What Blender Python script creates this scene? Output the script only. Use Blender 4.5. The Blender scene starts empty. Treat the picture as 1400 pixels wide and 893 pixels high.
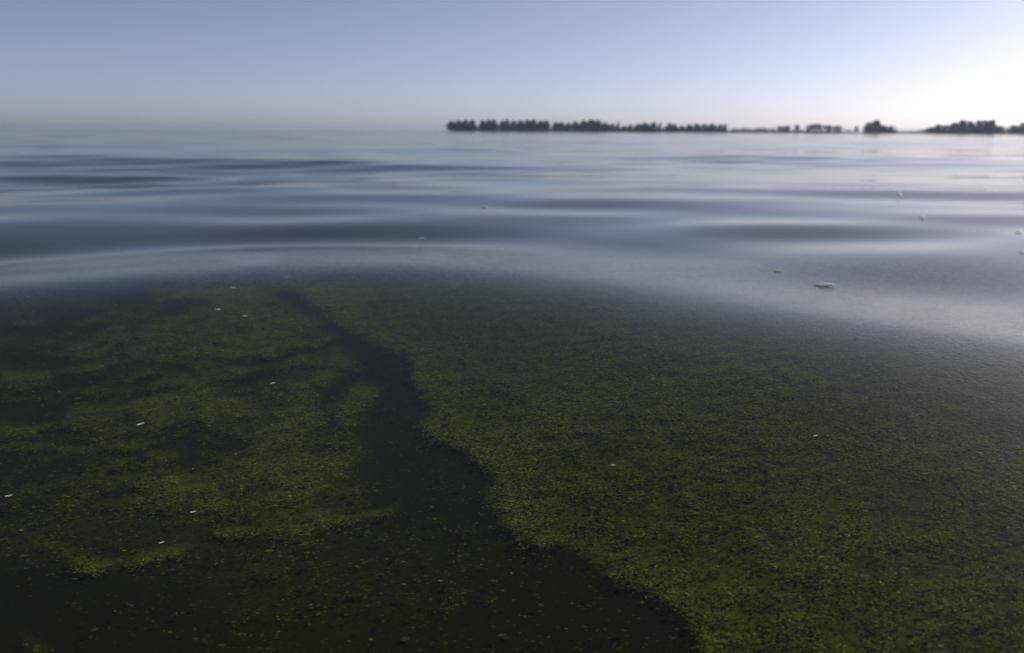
import bpy, math, random
import numpy as np
from mathutils import Vector, Matrix

R = math.radians
SC = bpy.context.scene
COL = SC.collection
rng = np.random.default_rng(11)
random.seed(5)

# ------------------------------------------------------------------ camera
CAM_H = 0.30
LENS, SENSOR = 28.0, 36.0
FPX = 1400 * LENS / SENSOR
PITCH = math.atan(267.0 / FPX)
ROLL = R(-0.32)
cam_d = bpy.data.cameras.new('camera')
cam_d.lens, cam_d.sensor_width = LENS, SENSOR
cam_d.clip_start, cam_d.clip_end = 0.01, 60000
cam = bpy.data.objects.new('camera', cam_d)
COL.objects.link(cam)
CAM_M = Matrix.Rotation(R(90) - PITCH, 4, 'X') @ Matrix.Rotation(-ROLL, 4, 'Z')
CAM_M.translation = (0, 0, CAM_H)
cam.matrix_world = CAM_M
cam_d.dof.use_dof = True
cam_d.dof.focus_distance = 0.74
cam_d.dof.aperture_fstop = 7.1
SC.camera = cam

# ------------------------------------------------------------------ light
SUN_EL, SUN_AZ = 30.0, 57.0          # azimuth: degrees right of the view
world = bpy.data.worlds.new('World')
SC.world = world
world.use_nodes = True
wn, wl = world.node_tree.nodes, world.node_tree.links
wn.clear()
sky = wn.new('ShaderNodeTexSky')
sky.sky_type = 'NISHITA'
sky.sun_disc = False
sky.sun_elevation = R(SUN_EL)
sky.sun_rotation = R(SUN_AZ)
sky.altitude = 100
sky.air_density = 0.45
sky.dust_density = 0.95
sky.ozone_density = 3.0
bg = wn.new('ShaderNodeBackground')
bg.inputs['Strength'].default_value = 0.126
wo = wn.new('ShaderNodeOutputWorld')
tint = wn.new('ShaderNodeMix'); tint.data_type = 'RGBA'; tint.blend_type = 'MULTIPLY'
tint.inputs[0].default_value = 1.0
tint.inputs[7].default_value = (1.0, 0.885, 0.87, 1)      # the photograph's cool mauve white balance
hs = wn.new('ShaderNodeHueSaturation'); hs.inputs['Saturation'].default_value = 0.82
wl.new(sky.outputs[0], tint.inputs[6])
wl.new(tint.outputs[2], hs.inputs['Color'])
wl.new(hs.outputs[0], bg.inputs[0])
wl.new(bg.outputs[0], wo.inputs[0])

sun_d = bpy.data.lights.new('sun', 'SUN')
sun_d.energy = 3.0
sun_d.angle = R(0.53)
sun_d.color = (1.0, 0.93, 0.82)
sun = bpy.data.objects.new('sun', sun_d)
COL.objects.link(sun)
sdir = Vector((math.sin(R(SUN_AZ)) * math.cos(R(SUN_EL)),
               math.cos(R(SUN_AZ)) * math.cos(R(SUN_EL)), math.sin(R(SUN_EL))))
sun.rotation_euler = sdir.to_track_quat('Z', 'Y').to_euler()
sun.location = sdir * 50

SC.view_settings.view_transform = 'Standard'
SC.view_settings.look = 'None'
SC.view_settings.exposure = 0.0
SC.view_settings.gamma = 1.0
SC.view_settings.use_curve_mapping = False
SC.render.engine = 'CYCLES'
SC.cycles.use_denoising = True
SC.cycles.max_bounces = 8
SC.cycles.transparent_max_bounces = 12
SC.cycles.volume_bounces = 1
SC.cycles.sample_clamp_indirect = 6.0
SC.cycles.caustics_reflective = False
SC.cycles.caustics_refractive = False

# ------------------------------------------------------------------ helpers
def tag(o, label=None, cat=None, group=None, kind=None):
    if label: o['label'] = label
    if cat: o['category'] = cat
    if group: o['group'] = group
    if kind: o['kind'] = kind
    return o

def make_obj(name, verts, faces, mat, parent=None, smooth=False, attrs=None):
    """verts (n,3) array, faces list/array of equal-size polygons."""
    me = bpy.data.meshes.new(name)
    verts = np.asarray(verts, dtype=np.float32)
    if isinstance(faces, np.ndarray):
        k = faces.shape[1]
        me.vertices.add(len(verts))
        me.vertices.foreach_set('co', verts.ravel())
        me.loops.add(faces.size)
        me.loops.foreach_set('vertex_index', faces.astype(np.int32).ravel())
        me.polygons.add(len(faces))
        me.polygons.foreach_set('loop_start', np.arange(0, faces.size, k, dtype=np.int32))
        me.update(calc_edges=True)
    else:
        me.from_pydata([tuple(map(float, v)) for v in verts], [], faces)
        me.update()
    for an, av in (attrs or {}).items():
        a = me.attributes.new(an, 'FLOAT', 'POINT')
        a.data.foreach_set('value', np.asarray(av, dtype=np.float32).ravel())
    if smooth:
        me.polygons.foreach_set('use_smooth', np.ones(len(me.polygons), dtype=bool))
    me.materials.append(mat)
    o = bpy.data.objects.new(name, me)
    COL.objects.link(o)
    if parent:
        o.parent = parent
    return o

def empty(name, loc=(0, 0, 0)):
    o = bpy.data.objects.new(name, None)
    o.empty_display_size = 0.05
    COL.objects.link(o)
    o.location = loc
    return o

def material(name):
    m = bpy.data.materials.new(name)
    m.use_nodes = True
    nt = m.node_tree
    nt.nodes.clear()
    out = nt.nodes.new('ShaderNodeOutputMaterial')
    return m, nt, nt.nodes, nt.links, out

def attr(nt, name):
    n = nt.nodes.new('ShaderNodeAttribute')
    n.attribute_name = name
    return n.outputs['Fac']

def math_node(nt, op, a, b=None, clamp=False):
    n = nt.nodes.new('ShaderNodeMath')
    n.operation = op
    n.use_clamp = clamp
    for i, v in enumerate((a, b)):
        if v is None: continue
        if isinstance(v, (int, float)): n.inputs[i].default_value = v
        else: nt.links.new(v, n.inputs[i])
    return n.outputs[0]

def smooth01(x, a, b):
    t = np.clip((x - a) / (b - a), 0, 1)
    return t * t * (3 - 2 * t)

# rays through photograph pixels (1400 x 893) and back
CM = np.array(CAM_M)
def px_dir(u, v):
    d = np.stack([np.asarray(u) - 700.0, 446.5 - np.asarray(v), -FPX * np.ones_like(np.asarray(u, float))], -1)
    d = d @ CM[:3, :3].T
    return d / np.linalg.norm(d, axis=-1, keepdims=True)

def to_px(p):
    q = (np.asarray(p) - CM[:3, 3]) @ CM[:3, :3]
    z = np.maximum(-q[..., 2], 1e-4)
    return 700 + FPX * q[..., 0] / z, 446.5 - FPX * q[..., 1] / z

# ------------------------------------------------------------------ the water's waves (metres)
CR_X = np.array([-3.0, -1.6, -0.95, -0.55, -0.25, 0.05, 0.35, 0.60, 0.80, 1.1, 1.6, 3.0])
CR_Y = np.array([0.60, 1.02, 1.29, 1.52, 1.60, 1.47, 1.19, .97, .83, .67, .47, .18])
_gx = np.linspace(-6, 6, 1201)
_gy = np.interp(_gx, CR_X, CR_Y)
_k = np.exp(-0.5 * (np.arange(-40, 41) / 14.0) ** 2); _k /= _k.sum()
_gy = np.convolve(np.pad(_gy, 40, 'edge'), _k, 'valid')
_gs = np.gradient(_gy, _gx)
# tilt of the near wave towards the viewer along s (s > 0 on the near side of its crest)
T_S = np.array([-1.2, -0.75, -0.45, -0.25, -0.10, 0.02, 0.14, 0.30, 0.55, 0.85, 1.2, 1.8, 2.6, 3.2])
T_T = np.array([0.0, -0.01, -0.045, -0.075, -0.065, 0.00, 0.075, 0.115, 0.105, 0.06, 0.02, -0.03, -0.03, 0.0])
_ss = np.linspace(-1.2, 3.2, 881)
_tt = np.convolve(np.pad(np.interp(_ss, T_S, T_T), 14, 'edge'), np.ones(29) / 29, 'valid')
_hh = -np.cumsum(_tt) * (_ss[1] - _ss[0])
_hh -= _hh[0]
_hh = _hh - np.clip((_ss - 1.8) / 1.4, 0, 1) * _hh[-1]

WAVES = []          # wavelength, direction (deg from +y), slope amplitude, phase
wr = np.random.default_rng(23)
for lam, sl in ((0.42, .005), (0.52, .014), (0.64, .024), (0.78, .024), (1.0, .018), (1.4, .013),
                (1.9, .009), (2.6, .009), (3.6, .012), (5.0, .016), (7.5, .012), (12, .010), (20, .008)):
    for j in range(2):
        WAVES.append((lam * wr.uniform(.88, 1.14), wr.normal(-9, 9) + (20, -17)[j], sl * .82 * wr.uniform(.7, 1.1), wr.uniform(0, 2 * math.pi)))

# single ripples that stand out: crest pixel, half length and band height in pixels, slope, yaw of the crest
RIDGES = []
for u_, v_, L_, b_, sl_, yw_ in ((400, 262, 120, 24, .060, 0), (70, 300, 105, 34, .060, 3), (690, 312, 190, 20, .036, -2),
                                 (1270, 356, 260, 28, .050, -8), (1150, 285, 260, 12, .050, -5), (1330, 268, 180, 7, .045, -3),
                                 (1180, 316, 200, 12, .035, -8), (690, 227, 150, 9, .060, -1), (170, 217, 210, 8, .070, 0),
                                 (120, 233, 170, 7, .060, 0), (1010, 216, 90, 6, .055, -1), (450, 221, 150, 7, .06, 0),
                                 (900, 248, 200, 8, .045, -3), (620, 243, 170, 8, .045, 0), (1060, 262, 170, 7, .045, -3)):
    q_ = px_dir(np.array([float(u_)]), np.array([float(v_)]))[0]
    t_ = -CAM_H / q_[2]
    gx_, gy_ = q_[0] * t_, q_[1] * t_
    d_ = math.hypot(gx_, gy_)
    sl_ *= .62
    sy_ = .42 * d_ * d_ / (CAM_H * FPX) * b_
    RIDGES.append((gx_, gy_ - .3 * sy_, L_ / FPX * d_, sy_, sl_ * sy_ * 1.65, R(yw_) + math.atan2(gx_, gy_) * .35))

def height(x, y, spacing=0.02):
    yc = np.interp(x, _gx, _gy)
    sl = np.interp(x, _gx, _gs)
    s = (yc - y) / np.sqrt(1 + sl * sl)
    kk = 1 + .85 * smooth01(x, 0.0, 0.9)            # the swell flattens out to one side
    h0 = np.interp(0.0, _ss, _hh)
    near = np.interp(np.where(s > 0, s / kk, s), _ss, _hh, left=0.0, right=0.0)
    near = np.where(s > 0, h0 + kk * (near - h0), near)
    near = near * (1 - smooth01(s, 2.2, 3.4))
    r = np.hypot(x, y)
    w_mid = 1 - 0.90 * smooth01(s, -0.75, -0.15)      # the big near swell is smooth
    w_mid = np.where(y < -1.0, np.maximum(w_mid, smooth01(-y, 1.0, 3.0)), w_mid)
    h = np.zeros_like(x)
    # patches where the ripples die down and stand up
    gust = 0.72 + 0.35 * np.sin(x * 0.53 + 0.8) * np.sin(y * 0.41 + x * .17 + 1.9) + 0.22 * np.sin(y * 1.1 - x * .7)
    for lam, dg, a, ph in WAVES:
        k = 2 * math.pi / lam
        cx, cy = math.sin(R(dg)), math.cos(R(dg))
        fade = smooth01(lam / (spacing + 1e-6), 2.5, 5.0) * (1 - (.5 if lam < 2.2 else .15) * smooth01(r, 3.0, 14.0))
        t = k * (x * cx + y * cy) + ph + 0.5 * np.sin(0.31 * k * (x * cy - y * cx) + ph * 3.1)
        h += fade * (a / k) * np.sin(t)
    for gx_, gy_, sx_, sy_, A_, yw_ in RIDGES:
        ca, sa = math.cos(yw_), math.sin(yw_)
        a = (x - gx_) * ca - (y - gy_) * sa
        b = (x - gx_) * sa + (y - gy_) * ca
        h = h + A_ * np.exp(-.5 * (a / sx_) ** 2) * (np.exp(-.5 * (b / sy_) ** 2) - .45 * np.exp(-.5 * ((b + 1.9 * sy_) / (1.2 * sy_)) ** 2))
    return near * np.exp(-(np.maximum(np.abs(x) - 3, 0) / 1.5) ** 2) + h * w_mid * np.clip(gust, .25, 1.3)

def on_water(u, v):
    """where the ray through a photograph pixel meets the water"""
    d = px_dir(u, v)
    t = -CAM_H / np.minimum(d[..., 2], -1e-4)
    for _ in range(30):
        p = CM[:3, 3] + d * t[..., None]
        hz = height(p[..., 0], p[..., 1])
        t = t * 0.5 + 0.5 * (hz - CAM_H) / np.minimum(d[..., 2], -1e-4)
    return CM[:3, 3] + d * t[..., None]

# ------------------------------------------------------------------ algae density, a map over the water
GU0, GV0, GS = -700, 330, 4
GU = np.arange(GU0, 2101, GS); GV = np.arange(GV0, 1501, GS)
UU, VV = np.meshgrid(GU.astype(float), GV.astype(float))

def value_noise(u, v, cell, seed):
    r = np.random.default_rng(seed)
    n = 128
    g = r.random((n, n))
    a, b = u / cell, v / cell
    i, j = np.floor(a).astype(int), np.floor(b).astype(int)
    fa, fb = a - i, b - j
    fa, fb = fa * fa * (3 - 2 * fa), fb * fb * (3 - 2 * fb)
    i0, i1, j0, j1 = i % n, (i + 1) % n, j % n, (j + 1) % n
    return (g[j0, i0] * (1 - fa) + g[j0, i1] * fa) * (1 - fb) + (g[j1, i0] * (1 - fa) + g[j1, i1] * fa) * fb

def in_poly(u, v, poly):
    ins = np.zeros(u.shape, bool)
    n = len(poly)
    for i in range(n):
        x0, y0 = poly[i]; x1, y1 = poly[(i + 1) % n]
        if y0 == y1: continue
        c = (y0 > v) != (y1 > v)
        ins ^= c & (u < (x1 - x0) * (v - y0) / (y1 - y0) + x0)
    return ins

def blur(a, sx, sy):
    for ax, s in ((0, sy), (1, sx)):
        n = max(1, int(s / GS * 3))
        k = np.exp(-0.5 * (np.arange(-n, n + 1) * GS / s) ** 2); k /= k.sum()
        pad = [(0, 0), (0, 0)]; pad[ax] = (n, n)
        a = np.apply_along_axis(lambda m: np.convolve(m, k, 'valid'), ax, np.pad(a, pad, 'edge'))
    return a

def stroke(pts, width):
    d2 = np.full(UU.shape, 1e12)
    for (x0, y0), (x1, y1) in zip(pts[:-1], pts[1:]):
        dx, dy = x1 - x0, y1 - y0
        t = np.clip(((UU - x0) * dx + (VV - y0) * dy) / (dx * dx + dy * dy), 0, 1)
        # strokes are thinner across the picture's depth
        d2 = np.minimum(d2, (UU - x0 - t * dx) ** 2 + ((VV - y0 - t * dy) * 1.5) ** 2)
    return np.exp(-d2 / (2 * width * width))

# domain warp so that no edge is straight
WU = UU + 26 * (value_noise(UU, VV * 1.6, 70, 1) - .5) + 12 * (value_noise(UU, VV * 1.6, 26, 2) - .5)
WV = VV + 14 * (value_noise(UU, VV * 1.6, 60, 3) - .5) + 7 * (value_noise(UU, VV * 1.6, 22, 4) - .5)
U0, V0 = UU, VV
UU, VV = WU, WV
BANK = [(374, 386), (396, 398), (412, 414), (432, 428), (452, 440), (474, 452), (500, 464), (526, 474),
        (550, 486), (562, 502), (560, 522), (574, 536), (592, 550), (594, 566), (582, 584), (600, 602), (636, 618),
        (664, 628), (682, 640), (674, 656), (664, 672), (672, 692), (694, 712), (716, 730), (752, 750), (790, 766),
        (832, 786), (880, 804), (916, 822), (942, 842), (958, 864), (966, 893), (985, 960), (1040, 1100), (1150, 1500)]
right = in_poly(UU, VV, BANK + [(2600, 1500), (2600, 330), (374, 330)]).astype(float)
LEFT = [(374, 390), (384, 412), (404, 428), (436, 446), (462, 462), (486, 482), (490, 492), (476, 502), (452, 516),
        (436, 530), (424, 552), (436, 566), (456, 560), (470, 545), (478, 528), (494, 520), (512, 530), (508, 556), (490, 574),
        (486, 600), (500, 640), (500, 690), (440, 720), (400, 760), (380, 900), (380, 1500), (-900, 1500), (-900, 330), (374, 330)]
left = in_poly(UU, VV, LEFT).astype(float)
right = blur(right, 5, 4)
left = blur(left, 9, 6)
UU, VV = WU, WV
n1 = value_noise(U0, V0 * 2.2, 90, 7); n2 = value_noise(U0 + V0 * .6, V0 * 3.0, 40, 8); n3 = value_noise(U0, V0 * 1.5, 200, 9)
# left: swirls and wisps
def ridged(seed, cell):
    wu = U0 + 60 * (value_noise(U0, V0 * 2, 110, seed) - .5)
    wv = V0 + 0.16 * U0 + 34 * (value_noise(U0, V0 * 2, 90, seed + 1) - .5)
    t, amp, tot = 0, 1.0, 0
    for o in range(4):
        t = t + amp * (1 - np.abs(2 * value_noise(wu, wv * 3.4, cell / 2 ** o, seed + 2 + o) - 1)); tot += amp; amp *= .6
    return t / tot
rdg = smooth01(ridged(40, 170), .42, .80)
wisp = (0.22 + 0.40 * smooth01(U0, 20, 300)) * (1 - 0.92 * smooth01(V0, 650, 800)) * (.12 + 1.35 * rdg)
for pts, w, a in (([(95, 572), (150, 562), (215, 548), (262, 540), (330, 560)], 16, .55),
                  ([(170, 596), (230, 588), (260, 560)], 10, .25),
                  ([(300, 560), (360, 575), (400, 585)], 26, .35),
                  ([(240, 662), (300, 650), (356, 636), (420, 640)], 24, .45),
                  ([(300, 730), (390, 722), (470, 711), (548, 697)], 6, .75),
                  ([(100, 776), (150, 770), (200, 764), (250, 752)], 6, .60),
                  ([(66, 742), (100, 760), (126, 772)], 7, .50),
                  ([(0, 470), (60, 466), (120, 468)], 7, .35),
                  ([(10, 514), (60, 516)], 8, .45),
                  ([(24, 440), (60, 436)], 6, .40),
                  ([(0, 618), (90, 622), (160, 628)], 6, .25),
                  ([(300, 404), (340, 420), (380, 440), (460, 482)], 22, .30),
                  ([(488, 530), (500, 548), (478, 570)], 10, .40),
                  ([(20, 866), (60, 886)], 9, .35)):
    wisp = wisp + a * stroke(pts, w)
sr = np.random.default_rng(77)
for _ in range(170):                    # fine drawn-out threads
    x0, y0 = sr.uniform(-60, 480), sr.uniform(430, 800)
    ln_ = sr.uniform(40, 190); tl_ = sr.normal(-.13, .10); bw = sr.normal(0, .06)
    pts = [(x0 + ln_ * t, y0 + ln_ * (tl_ * t + bw * 4 * t * (t - 1))) for t in (0, .25, .5, .75, 1)]
    wisp = wisp + sr.choice([.34, .26, -.30]) * stroke(pts, sr.uniform(1.8, 4.5)) * (.55 + .45 * (y0 < 700))
for pts, w, a in (([(190, 592), (270, 598), (320, 602)], 15, .55),
                  ([(0, 490), (70, 488)], 15, .5),
                  ([(90, 530), (200, 536)], 16, .45),
                  ([(0, 575), (60, 580)], 18, .40),
                  ([(300, 545), (345, 540)], 8, .25),
                  ([(120, 690), (210, 706)], 22, .30),
                  ([(360, 600), (430, 612)], 10, .30)):
    wisp = wisp - .6 * a * stroke(pts, w)
wisp = np.clip(wisp * (0.60 + 0.5 * n2 + .5 * ridged(60, 70)), 0.0, 1.2)
# below the wisps a thin, even scatter
scat = 0.13 * np.exp(-(((U0 - 430) / 210) ** 2 + ((V0 - 800) / 110) ** 2)) * (.6 + .8 * n1)
DENS = right * (0.42 + 0.30 * n1 + 0.12 * n3 + .25 * rdg + .35 * stroke(BANK, 34)) + .78 * left * wisp * (1 - .45 * smooth01(V0, 660, 730)) * (1 - right) + scat * (1 - right) + 0.035 + .05 * n2 * (1 - right)
for pts, w, a in (([(290, 732), (340, 728), (390, 722), (470, 711), (520, 703), (550, 696)], 5, .75),
                  ([(330, 712), (400, 706), (460, 700)], 6, .25),
                  ([(100, 777), (150, 771), (200, 764), (260, 750)], 4, .75),
                  ([(60, 738), (100, 760), (126, 772)], 4, .60),
                  ([(20, 866), (60, 886)], 6, .9),
                  ([(250, 700), (285, 692), (320, 706), (300, 716)], 5, .22)):
    DENS = DENS + a * (.5 + n2) * stroke(pts, w)
DENS = DENS * (1 - .75 * smooth01(V0, 730, 850) * (1 - smooth01(U0, 120, 420)))
DENS = np.clip(DENS, 0, 1.25)
UU, VV = U0, V0

def density(x, y, z):
    u, v = to_px(np.stack([x, y, z], -1))
    a = np.clip((u - GU0) / GS, 0, len(GU) - 1.001); b = np.clip((v - GV0) / GS, 0, len(GV) - 1.001)
    i, j = a.astype(int), b.astype(int); fa, fb = a - i, b - j
    d = (DENS[j, i] * (1 - fa) + DENS[j, i + 1] * fa) * (1 - fb) + (DENS[j + 1, i] * (1 - fa) + DENS[j + 1, i + 1] * fa) * fb
    return np.where(y < 0.12, 0.5, d)

# ------------------------------------------------------------------ water
def water_grid():
    rad = [0.06]
    while rad[-1] < 4.0: rad.append(rad[-1] + max(.012, min(0.022, .05)))
    while rad[-1] < 70: rad.append(rad[-1] * 1.0075)
    while rad[-1] < 7000: rad.append(rad[-1] * 1.035)
    rad = np.array(rad)
    front = np.linspace(-62, 62, 480)
    back = np.linspace(62, 298, 110)[1:-1]
    ang = np.radians(np.concatenate([front, back]))
    return rad, ang

rad, ang = water_grid()
RR, AA = np.meshgrid(rad, ang, indexing='ij')
X, Y = RR * np.sin(AA), RR * np.cos(AA)
spacing = np.gradient(rad)[:, None] * np.ones_like(AA)
spacing = np.maximum(spacing, RR * np.where(np.abs(((AA + np.pi) % (2 * np.pi)) - np.pi) > R(62), 0.037, 0.0045))
Z = height(X, Y, spacing)
nr, na = X.shape
V = np.stack([X, Y, Z], -1).reshape(-1, 3)
V = np.vstack([V, [[0, 0, float(Z[0].mean())]]])
ii = np.arange(nr - 1)[:, None] * na; jj = np.arange(na)[None, :]; j2 = (jj + 1) % na
quads = np.stack([ii + jj, ii + j2, ii + na + j2, ii + na + jj], -1).reshape(-1, 4)
far = smooth01(V[:, 0] ** 2 + V[:, 1] ** 2, 6 ** 2, 22 ** 2)
dn = np.where(np.hypot(V[:, 0], V[:, 1]) < 3.2, density(V[:, 0], V[:, 1], V[:, 2]), 0)
dn *= 1 - smooth01(np.hypot(V[:, 0], V[:, 1]), 1.6, 2.6)

m_water, nt, N, L, out = material('lake_water')
geo = N.new('ShaderNodeNewGeometry')
# far ripples, smaller than the mesh can carry
mp = N.new('ShaderNodeMapping'); mp.inputs['Scale'].default_value = (0.30, 1.0, 1.0)
L.new(geo.outputs['Position'], mp.inputs['Vector'])
nz = N.new('ShaderNodeTexNoise'); nz.inputs['Scale'].default_value = 0.9; nz.inputs['Detail'].default_value = 3.0
L.new(mp.outputs[0], nz.inputs['Vector'])
nz2 = N.new('ShaderNodeTexNoise'); nz2.inputs['Scale'].default_value = 0.06; nz2.inputs['Detail'].default_value = 2.0
L.new(mp.outputs[0], nz2.inputs['Vector'])
calm = math_node(nt, 'MULTIPLY', attr(nt, 'far'), math_node(nt, 'ADD', 0.25, nz2.outputs['Fac']))
b1 = N.new('ShaderNodeBump'); b1.inputs['Distance'].default_value = 0.022
L.new(nz.outputs['Fac'], b1.inputs['Height']); L.new(calm, b1.inputs['Strength'])
# the algae roughen the surface film they touch
nz3 = N.new('ShaderNodeTexNoise'); nz3.inputs['Scale'].default_value = 170; nz3.inputs['Detail'].default_value = 2.0
L.new(geo.outputs['Position'], nz3.inputs['Vector'])
b2 = N.new('ShaderNodeBump'); b2.inputs['Distance'].default_value = 0.0016
L.new(nz3.outputs['Fac'], b2.inputs['Height'])
L.new(math_node(nt, 'MULTIPLY', attr(nt, 'algae'), 0.30), b2.inputs['Strength'])
L.new(b1.outputs[0], b2.inputs['Normal'])
fr = N.new('ShaderNodeFresnel')
# the light path is not bent at the surface, so its reflectance is the same from both sides
L.new(math_node(nt, 'SUBTRACT', 1.333, math_node(nt, 'MULTIPLY', geo.outputs['Backfacing'], 1.333 - 1 / 1.333)), fr.inputs['IOR'])
L.new(b2.outputs[0], fr.inputs['Normal'])
gl = N.new('ShaderNodeBsdfGlossy'); gl.inputs['Roughness'].default_value = 0.065
L.new(b2.outputs[0], gl.inputs['Normal'])
tr = N.new('ShaderNodeBsdfTransparent'); tr.inputs[0].default_value = (0.86, 0.93, 0.80, 1)
mx = N.new('ShaderNodeMixShader')
L.new(fr.outputs[0], mx.inputs[0]); L.new(tr.outputs[0], mx.inputs[1]); L.new(gl.outputs[0], mx.inputs[2])
L.new(mx.outputs[0], out.inputs['Surface'])

water = make_obj('lake_water', V, quads, m_water, smooth=True, attrs={'far': far, 'algae': dn})
tag(water, 'calm rippled lake water reflecting the pale sky', kind='structure')

# murk: where sight ends a hand below the surface
m_murk, nt, N, L, out = material('murky_depth')
bs = N.new('ShaderNodeBsdfDiffuse')
geo = N.new('ShaderNodeNewGeometry')
nzm = N.new('ShaderNodeTexNoise'); nzm.inputs['Scale'].default_value = 210; nzm.inputs['Detail'].default_value = 4
L.new(geo.outputs['Position'], nzm.inputs['Vector'])
rm = N.new('ShaderNodeMapRange'); rm.inputs[1].default_value = .3; rm.inputs[2].default_value = .7
L.new(nzm.outputs['Fac'], rm.inputs[0])
f = math_node(nt, 'MULTIPLY', attr(nt, 'algae'), math_node(nt, 'ADD', 0.30, math_node(nt, 'MULTIPLY', rm.outputs[0], .70)), True)
mc = N.new('ShaderNodeMix'); mc.data_type = 'RGBA'
mc.inputs[6].default_value = (0.0125, 0.013, 0.0018, 1)
mc.inputs[7].default_value = (0.095, 0.100, 0.003, 1)
L.new(f, mc.inputs[0])
L.new(mc.outputs[2], bs.inputs['Color'])
L.new(bs.outputs[0], out.inputs['Surface'])
mrad = list(np.arange(.06, 2.3, .0085))
while mrad[-1] < 7000: mrad.append(mrad[-1] * 1.03)
mrad = np.array(mrad)
MR, MA = np.meshgrid(mrad, ang, indexing='ij')
mx_, my_ = MR * np.sin(MA), MR * np.cos(MA)
mz_ = height(mx_, my_, np.maximum(np.gradient(mrad)[:, None] * np.ones_like(MA), .02))
md = np.where(MR < 3.2, density(mx_, my_, mz_ - .008), 0) * (1 - smooth01(MR, 1.6, 2.6))
mz_ = mz_ - (0.0068 + 0.09 * smooth01(MR, 1.3, 2.2) + .5 * smooth01(MR, 8, 40))
mr, ma = MR.shape
ii = np.arange(mr - 1)[:, None] * ma; jj = np.arange(ma)[None, :]; j2 = (jj + 1) % ma
mq = np.stack([ii + jj, ii + j2, ii + ma + j2, ii + ma + jj], -1).reshape(-1, 4)
murk = make_obj('murky_depth', np.stack([mx_, my_, mz_], -1).reshape(-1, 3), mq, m_murk, smooth=True,
                attrs={'algae': np.clip(md, 0, 1)})
tag(murk, 'dark olive murk of the lake below its surface', kind='structure')

# ------------------------------------------------------------------ algae flecks, drifting at and under the surface
m_alg, nt, N, L, out = material('algae')
bs = N.new('ShaderNodeBsdfDiffuse')
tl = N.new('ShaderNodeBsdfTranslucent')
cr = N.new('ShaderNodeValToRGB')
cr.color_ramp.elements[0].color = (0.028, 0.030, 0.004, 1)
cr.color_ramp.elements[1].color = (0.34, 0.34, 0.016, 1)
e = cr.color_ramp.elements.new(0.55); e.color = (0.16, 0.165, 0.006, 1)
L.new(attr(nt, 'tone'), cr.inputs[0])
L.new(cr.outputs[0], bs.inputs[0]); L.new(cr.outputs[0], tl.inputs[0])
mx = N.new('ShaderNodeMixShader'); mx.inputs[0].default_value = 0.45
L.new(bs.outputs[0], mx.inputs[1]); L.new(tl.outputs[0], mx.inputs[2])
L.new(mx.outputs[0], out.inputs['Surface'])

NF = 2300000
fx = rng.uniform(-1.3, 1.5, NF); fy = rng.uniform(0.14, 1.85, NF)
fz = height(fx, fy)
clump = value_noise(fx * 1000, fy * 1000, 14, 31) * .55 + value_noise(fx * 1000, fy * 1000, 6, 32) * .45
dd = density(fx, fy, fz)
keep = rng.random(NF) < np.clip(dd * (0.25 + 1.5 * smooth01(clump, .35, .72)), 0, 1) * .62
fx, fy, fz, dd, clump = fx[keep], fy[keep], fz[keep], dd[keep], clump[keep]
n = len(fx)
depth = rng.exponential(0.0022, n); depth = np.minimum(depth, .005)
surf = rng.random(n) < 0.003
depth = np.where(surf, -0.0004, depth + 0.001)
ln = rng.lognormal(math.log(0.00135), .33, n); wd = ln * rng.uniform(.3, .6, n)
# flecks lie along the slow flow
yaw = rng.normal(R(12), R(32), n)
tx, ty = rng.normal(0, .11, n), rng.normal(0, .11, n)
c, s = np.cos(yaw), np.sin(yaw)
loc = np.array([[-1, -.2], [.1, -1], [1, .3], [-.2, 1]])
vx = (loc[None, :, 0] * ln[:, None] * c[:, None] - loc[None, :, 1] * wd[:, None] * s[:, None])
vy = (loc[None, :, 0] * ln[:, None] * s[:, None] + loc[None, :, 1] * wd[:, None] * c[:, None])
tilt = np.where(surf, .0, 1)[:, None]
vz = (fz - depth)[:, None] + tilt * (vx * tx[:, None] + vy * ty[:, None])
vz = np.where(surf[:, None], height(fx[:, None] + vx, fy[:, None] + vy) + .0005, vz)
P = np.stack([fx[:, None] + vx, fy[:, None] + vy, vz], -1).reshape(-1, 3)
F = (np.arange(n)[:, None] * 4 + np.arange(4)[None, :])
tone = np.clip(0.10 + 0.42 * rng.random(n) + 0.45 * (clump - .45) + 0.40 * (dd - .5), 0, 1)
tone = np.where(rng.random(n) < .015, 1.0, tone)
alg = make_obj('algae', P, F, m_alg, attrs={'tone': np.repeat(tone, 4)})
tag(alg, 'green algae drifting in swirls at the surface of the dark water', kind='stuff')


# ------------------------------------------------------------------ far shore
SHORE_D = 1000.0
def shore_pt(u, d):
    """point on the water plane at ground distance d along the bearing of pixel column u"""
    v = 179.5 + 0.0056 * (u - 700)
    q = px_dir(np.array([float(u)]), np.array([v + 2.0]))[0]
    b = math.atan2(q[0], q[1])
    return Vector((d * math.sin(b), d * math.cos(b), 0))

def shore_dist(u):
    return 1040 + 60 * math.sin(u * .006) - 0.06 * (u - 600)

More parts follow.
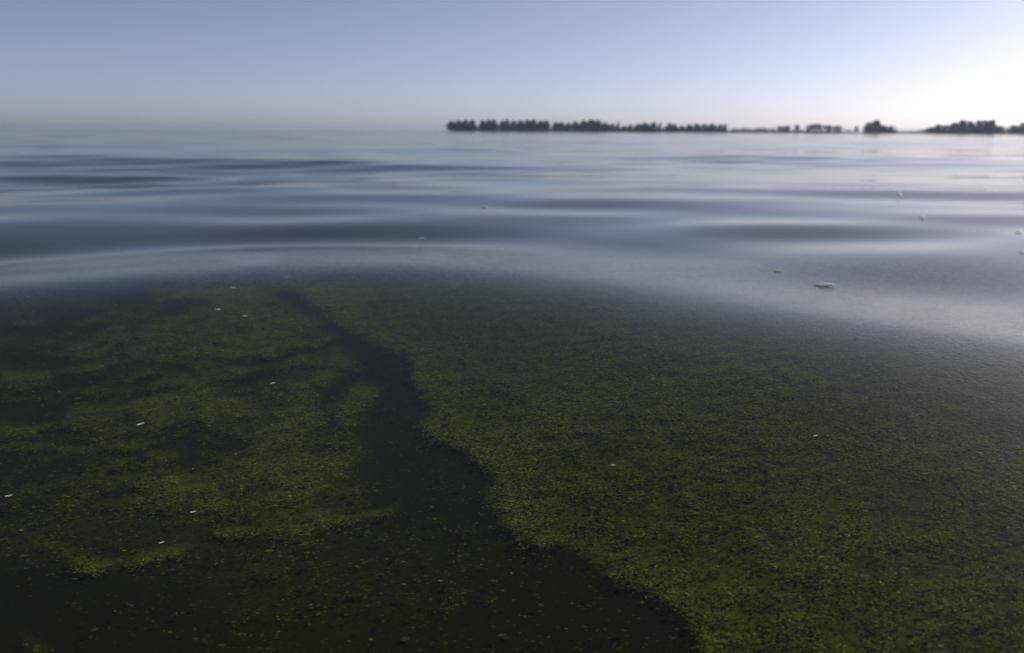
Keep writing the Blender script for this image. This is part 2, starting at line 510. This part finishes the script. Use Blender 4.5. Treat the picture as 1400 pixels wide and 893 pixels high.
m_land, nt, N, L, out = material('shore_ground')
bs = N.new('ShaderNodeBsdfDiffuse')
nzl = N.new('ShaderNodeTexNoise'); nzl.inputs['Scale'].default_value = .2; nzl.inputs['Detail'].default_value = 5
cr = N.new('ShaderNodeValToRGB')
cr.color_ramp.elements[0].position = .35; cr.color_ramp.elements[0].color = (0.03, 0.04, 0.016, 1)
cr.color_ramp.elements[1].position = .65; cr.color_ramp.elements[1].color = (0.09, 0.075, 0.05, 1)
geo = N.new('ShaderNodeNewGeometry'); L.new(geo.outputs['Position'], nzl.inputs['Vector'])
L.new(nzl.outputs['Fac'], cr.inputs[0]); L.new(cr.outputs[0], bs.inputs[0]); L.new(bs.outputs[0], out.inputs['Surface'])
us = np.arange(606, 1981, 4)
prof = [(-0.30, -9), (0.35, -6), (0.8, 0), (1.2, 12), (1.2, 40), (0.5, 60), (-0.3, 66)]
lv, lf = [], []
for i, u in enumerate(us):
    d = shore_dist(u)
    wdt = min(1.0, (u - 600) / 60) if u < 660 else 1.0
    for z, off in prof:
        jx = 1.6 * math.sin(u * .37 + off) + 1.2 * math.sin(u * .11)
        p = shore_pt(u, d + 15 + (off - 15 + jx) * wdt)
        zz = z * wdt if z > 0 else z
        lv.append((p.x, p.y, zz + (0.12 * math.sin(u * 1.3 + off) if z > 0 else 0)))
m = len(prof)
for i in range(len(us) - 1):
    for k in range(m - 1):
        lf.append((i * m + k, (i + 1) * m + k, (i + 1) * m + k + 1, i * m + k + 1))
lf.append(tuple(range(m)))
land = make_obj('far_shore', lv, lf, m_land, smooth=False)
tag(land, 'low wooded spit of land on the far side of the lake', kind='structure')

def foliage_mat(name, ca, cb):
    m_, nt, N, L, out = material(name)
    bs = N.new('ShaderNodeBsdfDiffuse'); tl = N.new('ShaderNodeBsdfTranslucent')
    cr = N.new('ShaderNodeValToRGB')
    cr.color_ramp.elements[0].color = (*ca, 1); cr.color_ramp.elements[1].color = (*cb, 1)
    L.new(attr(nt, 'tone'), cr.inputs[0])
    L.new(cr.outputs[0], bs.inputs[0]); L.new(cr.outputs[0], tl.inputs[0])
    mx = N.new('ShaderNodeMixShader'); mx.inputs[0].default_value = .22
    L.new(bs.outputs[0], mx.inputs[1]); L.new(tl.outputs[0], mx.inputs[2]); L.new(mx.outputs[0], out.inputs['Surface'])
    return m_
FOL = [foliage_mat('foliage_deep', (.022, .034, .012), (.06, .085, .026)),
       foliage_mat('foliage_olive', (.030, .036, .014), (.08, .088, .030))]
m_bark, nt, N, L, out = material('bark')
bs = N.new('ShaderNodeBsdfDiffuse'); nzb = N.new('ShaderNodeTexNoise'); nzb.inputs['Scale'].default_value = 3
cr = N.new('ShaderNodeValToRGB')
cr.color_ramp.elements[0].color = (.03, .022, .016, 1); cr.color_ramp.elements[1].color = (.10, .08, .06, 1)
L.new(nzb.outputs['Fac'], cr.inputs[0]); L.new(cr.outputs[0], bs.inputs[0]); L.new(bs.outputs[0], out.inputs['Surface'])

def tube(verts, faces, a, b, ra, rb, k=6):
    a, b = Vector(a), Vector(b)
    q = (b - a).to_track_quat('Z', 'Y')
    base = len(verts)
    for c_, r_ in ((a, ra), (b, rb)):
        for i in range(k):
            t = 2 * math.pi * i / k
            verts.append(c_ + q @ Vector((r_ * math.cos(t), r_ * math.sin(t), 0)))
    for i in range(k):
        j = (i + 1) % k
        faces.append((base + i, base + j, base + k + j, base + k + i))
    faces.append(tuple(base + k + i for i in range(k)))

def tree(loc, w, h, kind, label, group, cat='tree', name='tree'):
    """kind: round, tall, open, shrub"""
    t = empty(name, loc)
    r = np.random.default_rng(int(abs(loc[0]) * 7 + h * 13))
    z0 = {'round': .01, 'tall': .05, 'open': .25, 'shrub': .0}[kind] * h
    tv, tf = [], []
    tr_ = max(.10, h * .022)
    lean = r.normal(0, .03, 2) * h
    top = Vector((lean[0], lean[1], h * .72))
    mid = Vector((lean[0] * .3, lean[1] * .3, max(z0, h * .3)))
    tube(tv, tf, (0, 0, -.2), mid, tr_ * 1.35, tr_)
    tube(tv, tf, mid, top, tr_, tr_ * .35)
    nl = {'round': 9, 'tall': 7, 'open': 8, 'shrub': 6}[kind]
    lobes = []
    for i in range(nl):
        zz = z0 + (h - z0) * ((0.08 if kind == 'round' else 0.16) + (.70 if kind == 'round' else .66) * (i + .5 + r.uniform(-.3, .3)) / nl)
        f = (zz - z0) / (h - z0)
        if kind == 'round': env = math.sqrt(max(.06, 1 - (1.9 * f - .62) ** 2)) * .5
        elif kind == 'tall': env = (.5 * (1 - f) ** .6 + .14)
        elif kind == 'open': env = .22 + .30 * f
        else: env = .5 * math.sqrt(max(.1, 1 - f * f))
        a_ = i * 2.4 + r.uniform(-.5, .5)
        rad_ = env * w * r.uniform(.35, .72)
        c_ = Vector((lean[0] * f + rad_ * math.cos(a_), lean[1] * f + rad_ * math.sin(a_), zz))
        lr = (env * w * r.uniform(.42, .62), (h - z0) * r.uniform(.13, .20))
        lobes.append((c_, lr))
        s_ = mid.lerp(top, max(0, min(1, (zz - mid.z) / max(.1, top.z - mid.z) - .25)))
        tube(tv, tf, s_, c_, tr_ * .4, tr_ * .12, 5)
    lobes.append((Vector((lean[0], lean[1], h * .90)), (w * .20, h * .10)))
    make_obj('trunk', [tuple(v) for v in tv], tf, m_bark, t)
    # leaf clumps through each lobe's volume
    per = {'round': 75, 'tall': 70, 'open': 42, 'shrub': 60}[kind]
    C, T = [], []
    for c_, (rx, rz) in lobes:
        d = r.normal(size=(per, 3)); d /= np.linalg.norm(d, axis=1, keepdims=True)
        q = r.uniform(.35, 1.08, per) ** .6
        p = np.array(c_) + d * q[:, None] * np.array([rx, rx, rz])
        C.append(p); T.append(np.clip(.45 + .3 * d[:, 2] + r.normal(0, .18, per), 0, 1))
    C, T = np.vstack(C), np.concatenate(T)
    C[:, 2] = np.maximum(C[:, 2], z0 * .5)
    k = len(C)
    sz = r.uniform(.5, 1.0, k) * max(.30, min(w, h) * .085)
    a = r.normal(size=(k, 3)); a /= np.linalg.norm(a, axis=1, keepdims=True)
    b = np.cross(a, r.normal(size=(k, 3))); b /= np.linalg.norm(b, axis=1, keepdims=True)
    lp = np.array([[-1, -.4], [0, -.8], [1, -.1], [.6, .7], [-.5, .8]])
    P_ = C[:, None, :] + sz[:, None, None] * (lp[None, :, 0, None] * a[:, None, :] + lp[None, :, 1, None] * b[:, None, :])
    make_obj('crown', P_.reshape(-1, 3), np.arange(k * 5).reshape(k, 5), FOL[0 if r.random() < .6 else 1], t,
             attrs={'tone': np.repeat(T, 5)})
    tag(t, label, cat, group)
    return t

MPX = lambda u: shore_dist(u) / FPX * math.sqrt(1 + ((u - 700) / FPX) ** 2) * .98 # metres per pixel at the shore
def base_v(u): return 179.5 + .0056 * (u - 700)
# column, width and crown top (photograph pixels), form
TREES = []
def row(u0, u1, tops, form='round', jit=1.2):
    k = len(tops)
    wd_ = (u1 - u0) / k
    for i, tp in enumerate(tops):
        TREES.append((u0 + wd_ * (i + .5) + random.uniform(-.12, .12) * wd_, wd_ * 1.6, tp + random.uniform(-.7, .7) * jit, form))
row(612, 651, [166, 164.5, 164.2, 165])
row(655, 679, [164.8, 165, 164.6])
row(683, 705, [165.5, 164.2, 165])
row(706, 752, [166, 165, 165, 165.4, 166])
row(754, 781, [167, 167, 168])
row(782, 822, [166.2, 164.8, 165, 165.6])
row(823, 842, [169, 169.6])
TREES.append((845, 6, 166.8, 'tall'))
row(849, 866, [172, 171.6], 'round')
row(867, 897, [170, 168.6, 169])
TREES.append((902, 5.5, 168, 'tall'))
row(910, 925, [170, 169.6])
row(928, 947, [172, 171])
row(948, 988, [171, 169.8, 170, 170.6])
TREES.append((991, 6, 169.8, 'tall'))
row(1000, 1060, [176.2, 175.6, 176, 175, 175.2, 176.4], 'shrub', .6)
row(1063, 1080, [173, 172.4], 'open')
TREES.append((1089, 8, 172, 'open'))
row(1102, 1124, [172.5, 171.8], 'open')
row(1127, 1149, [173.4, 172.6], 'open')
row(1152, 1163, [178.2], 'shrub', .4)
TREES.append((1170, 5, 173.6, 'tall'))
row(1181, 1202, [170.2, 168.6])
row(1203, 1222, [173.4, 174.6])
row(1228, 1240, [179.6], 'shrub', .3)
row(1245, 1263, [179.2, 178.6], 'shrub', .3)
row(1266, 1296, [175, 173, 174.2])
row(1299, 1328, [171, 169.6, 170])
row(1331, 1358, [170.4, 169.6, 170.2])
row(1359, 1372, [175.6], 'round', .5)
row(1379, 1412, [174, 172.4, 172])
row(1414, 1470, [172, 173, 171, 174, 172])

# the undergrowth between the trees, one mass of leaves
uv_, ut_ = [], []
for (a_, b_, hm) in ((613, 992, 4.2), (992, 1064, 1.6), (1064, 1150, 2.6), (1180, 1222, 3.2), (1264, 1373, 4.0), (1380, 1500, 4.0)):
    k = int((b_ - a_) * 26)
    uu = rng.uniform(a_, b_, k)
    hh_ = hm * (.55 + .45 * np.sin(uu * .9 + 2 * np.sin(uu * .23))) + .6
    for u, hu in zip(uu, hh_):
        p = shore_pt(u, shore_dist(u) + rng.uniform(10, 26))
        uv_.append((p.x, p.y, .9 + hu * rng.random() ** .8)); ut_.append(rng.random())
uv_ = np.array(uv_); k = len(uv_)
a_ = rng.normal(size=(k, 3)); a_ /= np.linalg.norm(a_, axis=1, keepdims=True)
b_ = np.cross(a_, rng.normal(size=(k, 3))); b_ /= np.linalg.norm(b_, axis=1, keepdims=True)
q_ = np.array([[-1, -.4], [.2, -.9], [1, .2], [-.2, .9]]) * .62
P_ = uv_[:, None, :] + q_[None, :, 0, None] * a_[:, None, :] + q_[None, :, 1, None] * b_[:, None, :]
und = make_obj('undergrowth', P_.reshape(-1, 3), np.arange(k * 4).reshape(k, 4), FOL[0], attrs={'tone': np.repeat(ut_, 4)})
tag(und, 'dense dark undergrowth filling in below the trees of the far shore', kind='stuff')

tall_l = ['slim tree spiking above the low middle of the far tree line',
          'narrow tree beside a rounded clump on the far shore',
          'thin upright tree where the dense far wood ends',
          'lone thin tree left of the paired trees on the thin far shore']
WOOD = ((680.5, 'dark tree in the clump between the first two notches of the far wood'),
        (705.5, 'dark domed tree just past the second notch of the far wood'),
        (753, 'dark tree in the longest level run of the far wood'),
        (781.5, 'slightly lower tree joining the two high runs of the far wood'),
        (822.5, 'dark tree in the high hump midway along the far wood'),
        (845, 'low tree between the high hump and the slim spiking tree'),
        (866.5, 'small low tree right beside the slim spiking tree'),
        (899, 'rounded tree in the hump beside the narrow upright tree'),
        (926, 'tree of the little separate hump past the narrow upright tree'),
        (947.5, 'low tree leading up to the last hump of the far wood'),
        (1001, 'tree in the last low hump before the wood gives way to scrub'))
ti = 0
for u, w, tp, form in TREES:
    mpx = MPX(u)
    dd_ = shore_dist(u) + random.uniform(6, 34) if u > 640 else shore_dist(u) + random.uniform(10, 22)
    p = shore_pt(u, dd_); p.z = 0.75
    h = max(1.6, (base_v(u) - tp) * mpx * 1.04 - .75)
    if form == 'tall':
        lab, grp = tall_l[ti], None; ti += 1
    elif form == 'shrub':
        lab, grp = ('low scrubby bush where the far wood thins out' if u < 1070 else 'tiny bush on the barest strip of far shore beside the sky gap'), 'bushes on the bare far shore'
    elif form == 'open':
        grp = 'open trees on the far shore'
        lab = ('small open tree at the end of the low scrub' if u < 1082 else 'lone little open tree with sky on both sides'
               if u < 1095 else 'open tree with sky showing under its crown on the thin far shore' if u < 1125 else
               'see-through tree next to the thin lone tree on the far shore')
    elif u < 652:
        lab, grp = 'dark tree in the clump at the tip of the far spit', 'trees at the tip of the spit'
    elif u < 1000:
        grp = 'trees of the continuous far wood'
        lab = next(l for lim, l in WOOD if u < lim)
    elif u < 1225:
        lab, grp = ('tall tree of the small clump beside the bare gap' if u < 1202 else 'lower tree trailing off towards the bare gap'), 'clump beside the bare gap'
    elif u < 1375:
        grp = 'large clump past the bare gap'
        lab = ('low tree sloping up from the bare gap to the large domes' if u < 1297 else 'tree in the first large dome past the bare gap'
               if u < 1329 else 'tree in the second large dome past the bare gap' if u < 1358.5 else 'short tree at the foot of the second large dome')
    else:
        lab, grp = 'hazy tree standing past the narrow sky gap on the far shore', 'trees past the narrow sky gap'
    tree((p.x, p.y, p.z), w * mpx, h, form, lab, grp, 'bush' if form == 'shrub' else 'tree', 'bush' if form == 'shrub' else 'tree')

# ------------------------------------------------------------------ small things afloat
m_pale, nt, N, L, out = material('pale_fleck')
bs = N.new('ShaderNodeBsdfPrincipled')
nzp = N.new('ShaderNodeTexNoise'); nzp.inputs['Scale'].default_value = 300
cr = N.new('ShaderNodeValToRGB')
cr.color_ramp.elements[0].color = (.42, .40, .30, 1); cr.color_ramp.elements[1].color = (.72, .70, .60, 1)
geo = N.new('ShaderNodeNewGeometry'); L.new(geo.outputs['Position'], nzp.inputs['Vector'])
L.new(nzp.outputs['Fac'], cr.inputs[0]); L.new(cr.outputs[0], bs.inputs['Base Color'])
bs.inputs['Roughness'].default_value = .45
L.new(bs.outputs[0], out.inputs['Surface'])

def fleck(u, v, width_px, label, yaw, curl=.35, group=None, name='floating_fleck', cat='fleck', asp=.38, tip=0.0):
    """a small curled husk lying on the water, its size from the pixel width where it lies"""
    p = on_water(np.array([float(u)]), np.array([float(v)]))[0]
    size = width_px / FPX * np.linalg.norm(p - CM[:3, 3])
    nu, nv = 9, 5
    vs, fs = [], []
    for side in (0, 1):
        for i in range(nu):
            a = i / (nu - 1) * 2 - 1
            half = asp * math.sqrt(max(0.02, 1 - abs(a) ** 2.2)) * (1 + .12 * math.sin(5 * a + u))
            for j in range(nv):
                b = j / (nv - 1) * 2 - 1
                x, y = a * .5, b * half * .5 + .06 * math.sin(2.4 * a)
                z = tip * y + curl * (.35 * b * b * half + .16 * a * a) + (.022 if side else 0) * (1 - abs(a) ** 3) + .015 * math.sin(7 * a + 3 * b)
                vs.append((x, y, z))
    o_ = nu * nv
    for i in range(nu - 1):
        for j in range(nv - 1):
            q = (i * nv + j, (i + 1) * nv + j, (i + 1) * nv + j + 1, i * nv + j + 1)
            fs.append(tuple(reversed(q))); fs.append(tuple(o_ + k for k in q))
    for i in range(nu - 1):
        fs.append((i * nv, (i + 1) * nv, o_ + (i + 1) * nv, o_ + i * nv))
        fs.append((i * nv + nv - 1, o_ + i * nv + nv - 1, o_ + (i + 1) * nv + nv - 1, (i + 1) * nv + nv - 1))
    for j in range(nv - 1):
        fs.append((j, o_ + j, o_ + j + 1, j + 1))
        e_ = (nu - 1) * nv
        fs.append((e_ + j, e_ + j + 1, o_ + e_ + j + 1, o_ + e_ + j))
    o = make_obj(name, np.array(vs) * size, fs, m_pale, smooth=True)
    e_ = .01
    gx = (height(np.array(p[0] + e_), np.array(p[1])) - height(np.array(p[0] - e_), np.array(p[1]))) / (2 * e_)
    gy = (height(np.array(p[0]), np.array(p[1] + e_)) - height(np.array(p[0]), np.array(p[1] - e_))) / (2 * e_)
    q = Vector((0, 0, 1)).rotation_difference(Vector((-float(gx), -float(gy), 1)).normalized())
    o.rotation_mode = 'QUATERNION'
    o.rotation_quaternion = q @ Matrix.Rotation(yaw, 3, 'Z').to_quaternion()
    o.location = (p[0], p[1], float(height(np.array(p[0]), np.array(p[1]))) + .0006 + (max(0, -curl) * .16 + .22 * tip * asp) * size)
    tag(o, label, cat, group)
    return o, p, size

fleck(1127, 391, 27, 'long pale curled leaf floating on the grey swell', R(-8), -.12, None, 'floating_leaf', 'leaf', .26, .42)
fleck(1064, 371, 12, 'small faint sliver floating near the long pale leaf', R(-5), -.1, tip=.4)
fleck(192, 581, 9.8, 'bright pointed white fleck among the green swirls', R(38))
fleck(264, 701, 7.4, 'tiny white fleck on dark water below the green wisps', R(10))
fleck(12, 679, 7.4, 'white fleck at the dark water left of the green swirls', R(15))
fleck(318, 394, 7.4, 'white fleck where the green algae meets the grey swell', R(5), .3, None)
fleck(298, 424, 7.4, 'cream fleck just below the edge of the grey swell', R(-5))
fleck(335, 433, 6.6, 'dull fleck beside the cream one near the grey swell', R(0))
fleck(373, 525, 7.4, 'single pale fleck left of the dark winding channel', R(22))
fleck(1115, 597, 6.6, 'lone white fleck on the broad even algae sheet', R(-8))
fleck(838, 637, 7.4, 'dim slanted sliver in the green sheet beside the dark channel', R(-30))
fleck(221, 743, 7, 'faint green-white fleck by the long thin algae streak', R(20))
fleck(576, 327, 8.2, 'faint pale sliver on the grey water beyond the near swell', R(0), -.1, tip=.5)
fleck(661, 284, 9.0, 'dim drifting sliver far out on the grey ripples', R(0), -.1, tip=.5)

# bubbles: thin clear domes
m_bub, nt, N, L, out = material('bubble_film')
lw = N.new('ShaderNodeLayerWeight'); lw.inputs[0].default_value = .35
gl = N.new('ShaderNodeBsdfGlossy'); gl.inputs['Roughness'].default_value = .06
tr = N.new('ShaderNodeBsdfTransparent')
mx = N.new('ShaderNodeMixShader')
L.new(math_node(nt, 'ADD', .35, math_node(nt, 'MULTIPLY', lw.outputs['Facing'], .5), True), mx.inputs[0])
df = N.new('ShaderNodeBsdfDiffuse'); df.inputs[0].default_value = (.85, .86, .86, 1)
tl = N.new('ShaderNodeBsdfTranslucent'); tl.inputs[0].default_value = (.85, .86, .86, 1)
m1 = N.new('ShaderNodeAddShader'); m2 = N.new('ShaderNodeMixShader'); m2.inputs[0].default_value = .7
L.new(df.outputs[0], m1.inputs[0]); L.new(tl.outputs[0], m1.inputs[1])
L.new(gl.outputs[0], m2.inputs[1]); L.new(m1.outputs[0], m2.inputs[2])
L.new(tr.outputs[0], mx.inputs[1]); L.new(m2.outputs[0], mx.inputs[2]); L.new(mx.outputs[0], out.inputs['Surface'])

def bubble(u, v, width_px, label, group=None):
    p = on_water(np.array([float(u)]), np.array([float(v)]))[0]
    r_ = .5 * width_px / FPX * np.linalg.norm(p - CM[:3, 3])
    vs, fs = [], []
    nu, nv = 20, 7
    prof_ = [(1.22, -.02), (1.08, .05)] + [(math.cos(t), math.sin(t) * .85 + .03) for t in np.linspace(.10, 1.45, nv)]
    for rr, zz in prof_:
        for i in range(nu):
            t = 2 * math.pi * i / nu
            vs.append((rr * r_ * math.cos(t), rr * r_ * math.sin(t), zz * r_))
    for k in range(len(prof_) - 1):
        for i in range(nu):
            j = (i + 1) % nu
            fs.append((k * nu + i, k * nu + j, (k + 1) * nu + j, (k + 1) * nu + i))
    fs.append(tuple((len(prof_) - 1) * nu + i for i in range(nu)))
    o = make_obj('bubble', np.array(vs), fs, m_bub, smooth=True)
    o.location = (p[0], p[1], float(height(np.array(p[0]), np.array(p[1]))) + .0005)
    tag(o, label, 'bubble', group)

bubble(1261, 298, 6, 'clear bubble alone on a dark ripple right of the pale leaf')
bubble(1229, 266, 6, 'bubble on a bright ripple crest before the far shore')
bubble(1393, 318, 6, 'upper of two bubbles floating near each other on the ripples')
bubble(1398, 345, 6, 'lower of two bubbles floating near each other on the ripples')

# ------------------------------------------------------------------ haze over the lake
m_haze, nt, N, L, out = material('haze')
pv = N.new('ShaderNodeVolumePrincipled')
pv.inputs['Color'].default_value = (.60, .71, .98, 1)
pv.inputs['Density'].default_value = 0.00014
pv.inputs['Anisotropy'].default_value = 0.35
L.new(pv.outputs[0], out.inputs['Volume'])
bx = [(-7600, -7600, -1.6), (7600, -7600, -1.6), (7600, 7600, -1.6), (-7600, 7600, -1.6),
      (-7600, -7600, 24), (7600, -7600, 24), (7600, 7600, 24), (-7600, 7600, 24)]
hz = make_obj('haze', bx, [(3, 2, 1, 0), (4, 5, 6, 7), (0, 1, 5, 4), (1, 2, 6, 5), (2, 3, 7, 6), (3, 0, 4, 7)], m_haze)
tag(hz, 'thin pale morning haze lying over the lake', kind='stuff')
